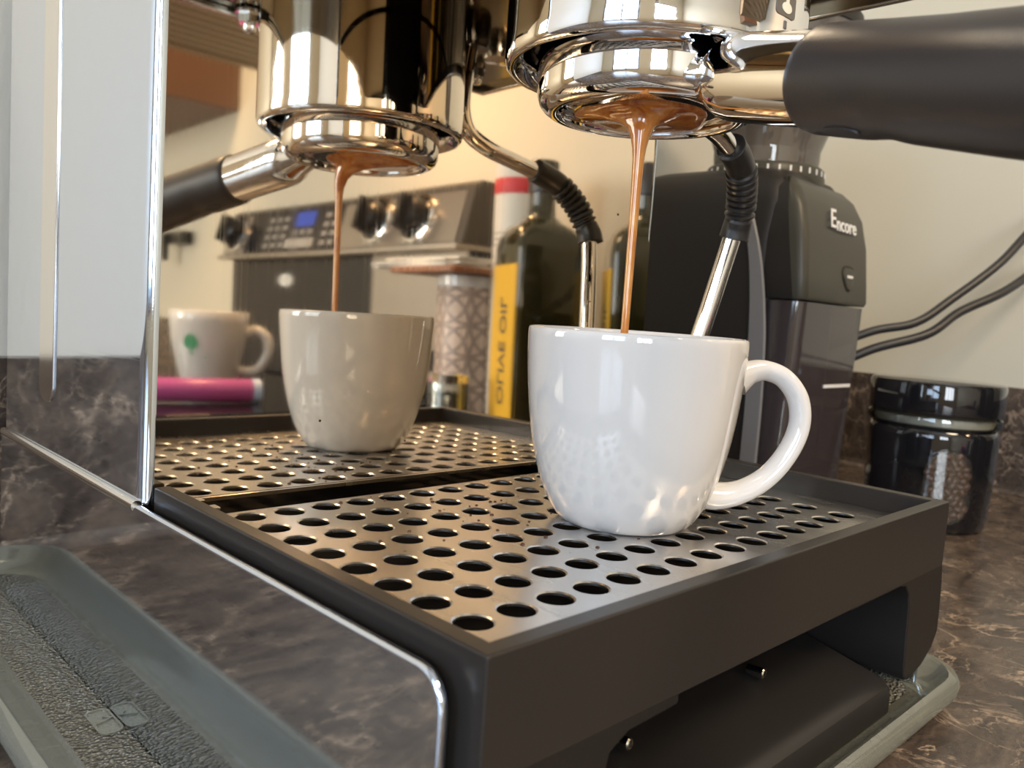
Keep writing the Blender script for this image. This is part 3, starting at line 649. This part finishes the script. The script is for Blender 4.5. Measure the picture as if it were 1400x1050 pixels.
# ================================================================ THINGS THE STEEL MIRRORS
# --- olive oil bottles
dark_glass = mat('dark_olive_glass', (0.018, 0.018, 0.006), 0.06, Coat_Weight=0.4)
yellow = mat('yellow_label_paper', (0.72, 0.44, 0.04), 0.5); ink = mat('navy_ink', (0.02, 0.03, 0.07), 0.5); leafg = mat('leaf_green_ink', (0.20, 0.32, 0.08), 0.5); paper = mat('white_paper', (0.75, 0.72, 0.66), 0.55)
cap_m = mat('dark_bottle_cap', (0.03, 0.03, 0.035), 0.35)
def bottle(x, y, ang, lab):
    t = thing('olive_oil_bottle', (x, y, ZC), lab, 'bottle', 'olive oil bottles')
    ca, sa = math.cos(ang), math.sin(ang); h = 3.15
    def L(p): return (x+p[0]*ca-p[1]*sa, y+p[0]*sa+p[1]*ca, p[2])
    R_ = lambda hw, r, z: [L(q) for q in rring(-hw, hw, -hw, hw, r, z, 5)]
    build('bottle_glass', G().loft([R_(2.9, 0.5, ZC), R_(h, 0.6, ZC+0.4), R_(h, 0.6, 11.2), R_(h*0.97, 0.9, 12.2), R_(h*0.85, 1.5, 13.1), R_(h*0.6, 1.6, 13.7), R_(1.25, 1.2, 14.3), R_(1.15, 1.1, 15.3), R_(1.15, 1.1, 17.0)]), dark_glass, t, smooth=45)
    build('bottle_cap', G().lathe([(1.2, 16.4), (1.32, 16.5), (1.32, 19.0), (1.2, 19.2)], (x, y, 0), 32), cap_m, t, smooth=40)
    lb = build('label', G().add([L(p) for p in ((-h-0.02, -h+0.35, -4.6), (-h-0.02, h-0.35, -4.6), (-h-0.02, h-0.35, 9.8), (-h-0.02, -h+0.35, 9.8), (-h-0.06, -h+0.35, -4.6), (-h-0.06, h-0.35, -4.6), (-h-0.06, h-0.35, 9.8), (-h-0.06, -h+0.35, 9.8))], [(0,1,2,3), (4,7,6,5), (0,4,5,1), (1,5,6,2), (2,6,7,3), (3,7,4,0)]), yellow, t, smooth=0)
    tag(lb, 'yellow paper label reading OLIVE OIL')
    # lettering runs upwards on the label (its face looks along local -x)
    n_ = Vector((-ca, -sa, 0)); up = Vector((0, 0, 1)); rgt = up                       # text's own x runs up
    ty = n_.cross(rgt)                                                                # text's own y
    T_ = Matrix((rgt, ty, n_)).transposed()
    text('lettering', 'OLIVE OIL', ink, 2.1, t, L((-h-0.1, 0.1, 2.2)), T_, ext=0.01, bold=0.02)
    # pale vertical glass highlight strip is left to the real reflections
    return t
bottle(44.4, -31.8, math.radians(22.6), 'dark olive oil bottle with yellow label, nearer the stove, seen in the steel')
bottle(50.2, -24.6, math.radians(43), 'second dark olive oil bottle, reflected at the right edge of the steel')
# --- white cylinder with red band
sx_, sy_ = 49.5, -39.6
sl = thing('salt_canister', (sx_, sy_, ZC), 'white cylinder canister with a red band mirrored behind the oil bottle', 'canister')
build('tube', G().lathe([(2.5, ZC), (2.7, ZC+0.1), (2.7, 20.4), (2.5, 20.6)], (sx_, sy_, 0), 48), paper, sl, smooth=40)
build('red_band', G().lathe([(2.72, 17.4), (2.74, 17.45), (2.74, 18.9), (2.72, 18.95)], (sx_, sy_, 0), 48, cap0=False, cap1=False), mat('red_ink', (0.65, 0.04, 0.05), 0.5), sl, smooth=40)
for z in (12.2, 12.8, 13.4):
    build('print_line', G().lathe([(2.71, z), (2.73, z+0.03), (2.73, z+0.15), (2.71, z+0.18)], (sx_, sy_, 0), 32, cap0=False, cap1=False), mat('grey_ink_%d' % int(z*10), (0.4, 0.38, 0.36), 0.5), sl, smooth=40)
va = math.atan2(20.1-sy_, -9-sx_)
for k in range(9):
    a = va + 0.75 + 0.18*math.sin(k*2.1); z = -3.2+k*1.05; g = G(); vs = []
    for r in (2.71, 2.75):
        for q in range(10):
            t = 2*math.pi*q/10; aa = a + (0.42*math.cos(t)*math.cos(0.6+k) - 0.9*math.sin(t)*math.sin(0.6+k)*0.4)/2.7; vs.append((sx_+r*math.cos(aa), sy_+r*math.sin(aa), z+0.85*math.sin(t)))
    g.loft([vs[:10], vs[10:]]); build('leaf_print', g, leafg, sl, smooth=0)
# --- patterned ceramic canister with wooden tray and papers
cx_, cy_ = 47.0, -44.6
cn = thing('patterned_canister', (cx_, cy_, ZC), 'pale pink canister with interlaced circle pattern mirrored beside the white cup', 'canister')
can_m = mat('circle_pattern_glaze', rough=0.3)
tc = nd(can_m, 'ShaderNodeTexCoord'); sep = nd(can_m, 'ShaderNodeSeparateXYZ'); lk(can_m, tc.outputs['Object'], sep.inputs[0])
at = nd(can_m, 'ShaderNodeMath', operation='ARCTAN2'); lk(can_m, sep.outputs[1], at.inputs[0]); lk(can_m, sep.outputs[0], at.inputs[1])
def mth(m, op, a, b=None):
    n = nd(m, 'ShaderNodeMath', operation=op)
    for i, v_ in enumerate((a, b)):
        if v_ is None: continue
        if isinstance(v_, (int, float)): n.inputs[i].default_value = v_
        else: lk(m, v_, n.inputs[i])
    return n.outputs[0]
U_ = mth(can_m, 'MULTIPLY', at.outputs[0], 3/(2*math.pi)); Vv = mth(can_m, 'MULTIPLY', sep.outputs[2], 1/(S*6.4))
def circ(ou, ov):
    fu = mth(can_m, 'SUBTRACT', mth(can_m, 'FRACT', mth(can_m, 'ADD', U_, ou)), 0.5); fv = mth(can_m, 'SUBTRACT', mth(can_m, 'FRACT', mth(can_m, 'ADD', Vv, ov)), 0.5)
    d = mth(can_m, 'SQRT', mth(can_m, 'ADD', mth(can_m, 'MULTIPLY', fu, fu), mth(can_m, 'MULTIPLY', fv, fv)))
    a_ = mth(can_m, 'LESS_THAN', mth(can_m, 'ABSOLUTE', mth(can_m, 'SUBTRACT', d, 0.485)), 0.03); return a_
pat = mth(can_m, 'MAXIMUM', circ(0, 0), circ(0.5, 0.5)); pat = mth(can_m, 'MAXIMUM', pat, mth(can_m, 'MAXIMUM', circ(0.5, 0), circ(0, 0.5)))
lk(can_m, mix(can_m, pat, (0.66, 0.52, 0.44), (0.34, 0.26, 0.23)), P(can_m).inputs['Base Color'])
cbd = build('canister_body', G().lathe([(2.6, 0), (2.85, 0.15), (2.9, 0.5), (2.9, 13.2), (2.8, 13.4)], (0, 0, 0), 48), can_m, None, loc=(0, 0, 0), smooth=40)
cbd.parent = cn['o']; cbd.location = (0, 0, 0)
build('canister_lid', G().lathe([(2.9, 8.0), (3.0, 8.1), (3.0, 9.1), (2.6, 9.3)], (cx_, cy_, 0), 48), porcelain, cn, smooth=40)
wood = mat('reddish_wood', (0.34, 0.13, 0.06), 0.4); v = coords(wood, (8, 60, 60)); lk(wood, ramp(wood, noise(wood, v, 1.5, 4), [(0.3, (0.22, 0.08, 0.035)), (0.7, (0.42, 0.17, 0.08))]), P(wood).inputs['Base Color'])
tag(build('wooden_board', G().loft([rring(cx_-5, cx_+4, cy_-7, cy_+3.6, 0.8, z) for z in (9.3, 9.9)]), wood, smooth=30, bev=0.1), 'reddish wooden board lying on top of the patterned canister', 'board')
for k in range(4):
    a = math.radians([4, -6, 9, -2][k]); ca, sa = math.cos(a), math.sin(a); z0 = 9.92+0.26*k
    rg = [[(cx_-0.5+p[0]*ca-p[1]*sa, cy_-2.5+p[0]*sa+p[1]*ca, z) for p in rring(-4.2+0.3*k, 3.6, -8.6+0.7*k, 5.4, 0.2, z)] for z in (z0, z0+0.22)]
    tag(build('folded_paper', G().loft(rg), paper, smooth=0), ['bottom sheet of the pale papers stacked on the wooden board', 'second sheet from the bottom of the papers on the wooden board', 'third sheet from the bottom of the papers on the wooden board', 'topmost pale sheet of the papers on the wooden board'][k], 'paper', 'papers on the wooden board')
# --- small glass jar with steel lid
bx_, by_ = 39.4, -37.6
gj = thing('glass_jar', (bx_, by_, ZC), 'small clear jar with bright steel lid mirrored beside the cup', 'jar')
build('jar_glass', G().lathe([(1.7, ZC), (1.85, ZC+0.1), (1.85, -1.0), (1.75, -0.8), (1.65, -0.8), (1.7, -1.1), (1.7, ZC+0.3), (0.02, ZC+0.25)], (bx_, by_, 0), 40, cap1=False), clear, gj, smooth=40)
build('jar_lid', G().lathe([(1.9, -1.0), (1.95, -0.95), (1.95, -0.25), (1.85, -0.15)], (bx_, by_, 0), 40), chrome, gj, smooth=40)
build('contents', G().lathe([(1.6, ZC+0.3), (1.6, -2.2), (1.3, -2.0)], (bx_, by_, 0), 32), mat('dark_spice', (0.03, 0.03, 0.035), 0.7), gj, smooth=40)

# --- cooker with glass top, backguard, knobs and display
stv_black = mat('cooker_black_glass', (0.010, 0.011, 0.015), 0.05)
stv_dark = mat('cooker_matte_black', (0.012, 0.012, 0.016), 0.22)
stv_panel = mat('cooker_dark_panel', (0.035, 0.036, 0.042), 0.25)
stv_grey = mat('cooker_grey_steel', (0.42, 0.39, 0.36), 0.30, 0.85)
stv_dgrey = mat('cooker_dark_side', (0.06, 0.055, 0.05), 0.4)
ck = thing('electric_cooker', (34, -78.6, ZF), 'black and grey electric cooker with knobs and blue display, mirrored in the steel', 'cooker')
build('oven_body', G().box(13, 56.5, -108, -49.2, ZF, ZC+0.4), stv_dgrey, ck, smooth=0)
build('cooktop', G().box(11, 50, -108, -49.2, ZC+0.4, -4.5), stv_black, ck, smooth=0, bev=0.2)
build('lower_backguard', G().box(51.6, 56.6, -108, -49.4, -4.6, 12.6), stv_dark, ck, smooth=0, bev=0.1)
build('grey_backguard', G().box(51.2, 51.6, -68, -49.6, 1.0, 12.4), stv_grey, ck, smooth=0)
build('ledge', G().box(49.0, 56.6, -108, -49.2, 12.4, 13.1), stv_grey, ck, smooth=0, bev=0.1)
# slanted control fascia: local (y, z) face at x = 49.8 (bottom) .. 52.5 (top)
def face(z): return 49.8 + (z-13.1)*0.28
cf = [(56.6, 13.1), (56.6, 20.4), (52.6, 20.4), (face(19.9), 19.9), (face(13.1), 13.1)]
build('control_housing', G().prism(cf, 'xz', -108, -49.0), stv_dgrey, ck, smooth=30, bev=0.1)
def fpanel(name, m, y0, y1, z0, z1, d=0.12, par=None):
    g = G().add([(face(z)-dd, y, z) for dd in (0, d) for y, z in ((y0, z0), (y1, z0), (y1, z1), (y0, z1))], [(0,1,2,3), (7,6,5,4), (0,4,5,1), (1,5,6,2), (2,6,7,3), (3,7,4,0)])
    return sub(name, g, m, par, ck, smooth=0) if par else build(name, g, m, ck, smooth=0)
fpanel('silver_fascia', stv_grey, -75, -50.2, 13.3, 19.2)
fpanel('silver_fascia', stv_grey, -107.5, -101, 13.3, 19.2)
fpanel('dark_fascia', stv_dark, -101, -75, 13.3, 19.6)
lcd = mat('blue_display', (0.02, 0.05, 0.3), 0.3); P(lcd).inputs['Emission Color'].default_value = (0.05, 0.12, 0.8, 1); P(lcd).inputs['Emission Strength'].default_value = 0.35
fpanel('display', lcd, -87.5, -82.5, 16.9, 19.0, 0.16)
btn = mat('grey_button', (0.30, 0.29, 0.28), 0.4)
k = 0
for yy in (-79.0, -76.9, -90.2, -92.4, -94.6):
    for zz in (18.2, 16.9, 15.6, 14.3): fpanel('button', btn, yy-0.65, yy+0.65, zz-0.35, zz+0.35, 0.17)
for yy in (-87, -85, -83): fpanel('button', btn, yy-0.6, yy+0.6, 15.7, 16.4, 0.17)
fpanel('button_bar', mat('pale_buttons', (0.42, 0.40, 0.37), 0.4), -89, -81.5, 13.8, 15.1, 0.17)
fn = Vector((-1, 0, 0.28)).normalized()
for ky, kz in ((-66.6, 16.6), (-58.0, 16.3), (-104.2, 16.5)):
    c0 = Vector((face(kz)-0.1, ky, kz))
    kn = build('knob', G().lathe([(2.6, 0), (2.6, 0.35), (2.4, 0.55), (2.3, 0.6), (2.2, 2.2), (1.9, 2.5)], c0, 40, fn), mat('knob_black', (0.012, 0.012, 0.014), 0.25) if 'knob_black' not in bpy.data.materials else bpy.data.materials['knob_black'], ck, smooth=35)
    sub('knob_bezel', G().lathe([(3.0, -0.02), (3.0, 0.4), (2.7, 0.5), (2.61, 0.0)], c0, 40, fn, cap0=False, cap1=False), chrome, kn, ck, smooth=35)
    gg = G().box(-0.4, 0.4, -2.1, 2.1, 2.3, 3.4)
    q = fn.to_track_quat('Z', 'Y'); gg.xf(lambda p: c0 + q @ Vector(p)); sub('knob_bar', gg, bpy.data.materials['knob_black'], kn, ck, smooth=0, bev=0.1)
    for j in range(9):
        t = math.radians(-30+j*30+180); dd = G().lathe([(0.16, 0.02), (0.16, 0.1)], (0, 0, 0), 10)
        off = q @ Vector((3.25*math.cos(t), 3.25*math.sin(t), 0)); dd.xf(lambda p: c0 + off + q @ Vector(p)); build('dial_mark', dd, paper, ck, smooth=0)
g = G(); 
for dx in (0, 0.15): g.v += [(51.6-dx, -91.0+2.0*math.cos(2*math.pi*k/28), 9.3+0.95*math.sin(2*math.pi*k/28)) for k in range(28)]
g.f = [tuple(range(28)), tuple(reversed(range(28, 56)))] + [(i, (i+1)%28, 28+(i+1)%28, 28+i) for i in range(28)]
build('oval_badge', g, mat('badge_white', (0.8, 0.78, 0.72), 0.3), ck, smooth=0)

# --- mug and pink tube on the cooker
mx_, my_ = 31.0, -69.5
mg = thing('coffee_mug', (mx_, my_, -4.5), 'large white mug with small green tree emblem mirrored at the left', 'mug')
build('mug_body', G().lathe([(2.3, -4.5), (2.5, -4.45), (2.9, -3.4), (3.5, -1.0), (3.95, 1.2), (4.15, 3.2), (4.2, 4.2), (4.1, 4.3), (3.98, 4.2), (3.9, 3.0), (3.4, -0.6), (2.6, -3.6), (0.02, -3.9)], (mx_, my_, 0), 56, cap1=False), porcelain, mg, smooth=50)
tow = math.atan2(20.1-my_, -9-mx_)
def mdir(a): return Vector((math.cos(a), math.sin(a), 0))
md = mdir(tow-math.radians(80)); mc = Vector((mx_, my_, 0))
pth = [mc+md*3.7+Vector((0,0,1.9)), mc+md*4.8+Vector((0,0,2.4)), mc+md*6.0+Vector((0,0,1.6)), mc+md*6.2+Vector((0,0,-0.2)), mc+md*5.3+Vector((0,0,-1.9)), mc+md*4.1+Vector((0,0,-2.3)), mc+md*2.9+Vector((0,0,-2.2))]
build('mug_handle', G().tube(pth, 0.48, 16, 6, sy=1.2), porcelain, mg, smooth=50)
em_g = mat('emblem_green', (0.03, 0.30, 0.12), 0.4)
def onmug(u, z, d=0.05):
    pr_ = [(-4.45, 2.5), (-3.4, 2.9), (-1, 3.5), (1.2, 3.95), (3.2, 4.15)]
    for (za, ra), (zb, rb) in zip(pr_, pr_[1:]):
        if za <= z <= zb: r = ra+(rb-ra)*(z-za)/(zb-za)
    a = tow+math.radians(28)+u/r; return (mx_+(r+d)*math.cos(a), my_+(r+d)*math.sin(a), z)
for nm, pts2 in (('emblem_crown', [(0.75*math.cos(t/9*math.pi)*(1-0.25*math.sin(t/9*math.pi)), 0.95+0.85*math.sin(t/9*math.pi)) for t in range(18)]), ('emblem_trunk', [(-0.12, -0.5), (0.12, -0.5), (0.12, 0.4), (-0.12, 0.4)]), ('emblem_line', [(-1.5, -0.75), (1.5, -0.75), (1.5, -0.6), (-1.5, -0.6)])):
    n2 = len(pts2); g = G().loft([[onmug(u, z, 0.0) for u, z in pts2], [onmug(u, z, 0.06) for u, z in pts2]]); build(nm, g, em_g, mg, smooth=0)
pt = thing('pink_tube', (25.5, -57.0, -4.5), 'glossy pink-purple tube lying below the mug in the reflection', 'tube')
pink = mat('pink_foil', (0.50, 0.10, 0.36), 0.25)
pa, pb = Vector((20.3, -58.6, -3.29)), Vector((30.3, -56.0, -3.29))
build('tube_body', G().lathe([(0.7, 0), (1.1, 0.25), (1.15, 0.8), (1.15, 9.4), (1.0, 9.6)], pa, 32, pb-pa), pink, pt, smooth=40)
build('end_cap', G().lathe([(1.16, 9.5), (1.18, 9.6), (1.18, 10.2), (1.0, 10.3)], pa, 32, pb-pa), mat('pale_blue_cap', (0.45, 0.55, 0.75), 0.3), pt, smooth=40)

# --- wall cabinet, range hood with slatted filter, dark wall bracket
tag(build('wall_cabinet', G().box(33, XW+1, -170, -121, 39.5, 100), mat('cabinet_brown', (0.17, 0.085, 0.05), 0.45), smooth=0, bev=0.2), 'brown wooden wall cabinet on the cream wall beyond the cooker hood', 'cabinet')
hd_t = thing('cooker_hood', (43, -80, 37), 'beige cooker hood with slatted underside above the electric cooker', 'hood')
hood_m = mat('hood_beige', (0.40, 0.30, 0.19), 0.5)
g = G(); g.box(24, XW+1, -108, -106.8, 43, 50); g.box(24, XW+1, -51.2, -50, 43, 50); g.box(24, 25.2, -106.8, -51.2, 43, 50); g.box(24, XW+1, -108, -50, 49, 54)
build('hood_shell', g, hood_m, hd_t, smooth=0, bev=0.1)
for k in range(22):
    y = -105.6+k*2.5; build('slat', G().box(25.4, XW-1, y, y+1.4, 43.4, 44.6), hood_m, hd_t, smooth=0)
build('added_lamp_glass', G().box(36, 44, -65, -55, 42.0, 43.3), ceil_m, hd_t, smooth=0, bev=0.2)  # lamp glass made up to go with the added fill under the hood
g = G(); g.box(55.6, XW+1, -146, -138, 16.8, 19.2); g.box(54.2, 55.6, -145.5, -144, 13.5, 18.8)
tag(build('wall_bracket', g, black_paint, smooth=0, bev=0.15), 'small black bracket on the wall past the end of the cooker', 'bracket')
# body made up for the added ceiling fill
cl = thing('added_ceiling_lamp', (-5, -90, 106.9), 'round flush ceiling lamp added out of view over the kitchen floor', 'lamp')
build('added_lamp_rim', G().lathe([(22, 106.9), (24, 107), (24, 108)], (-5, -90, 0), 40), edge_steel, cl, smooth=40)
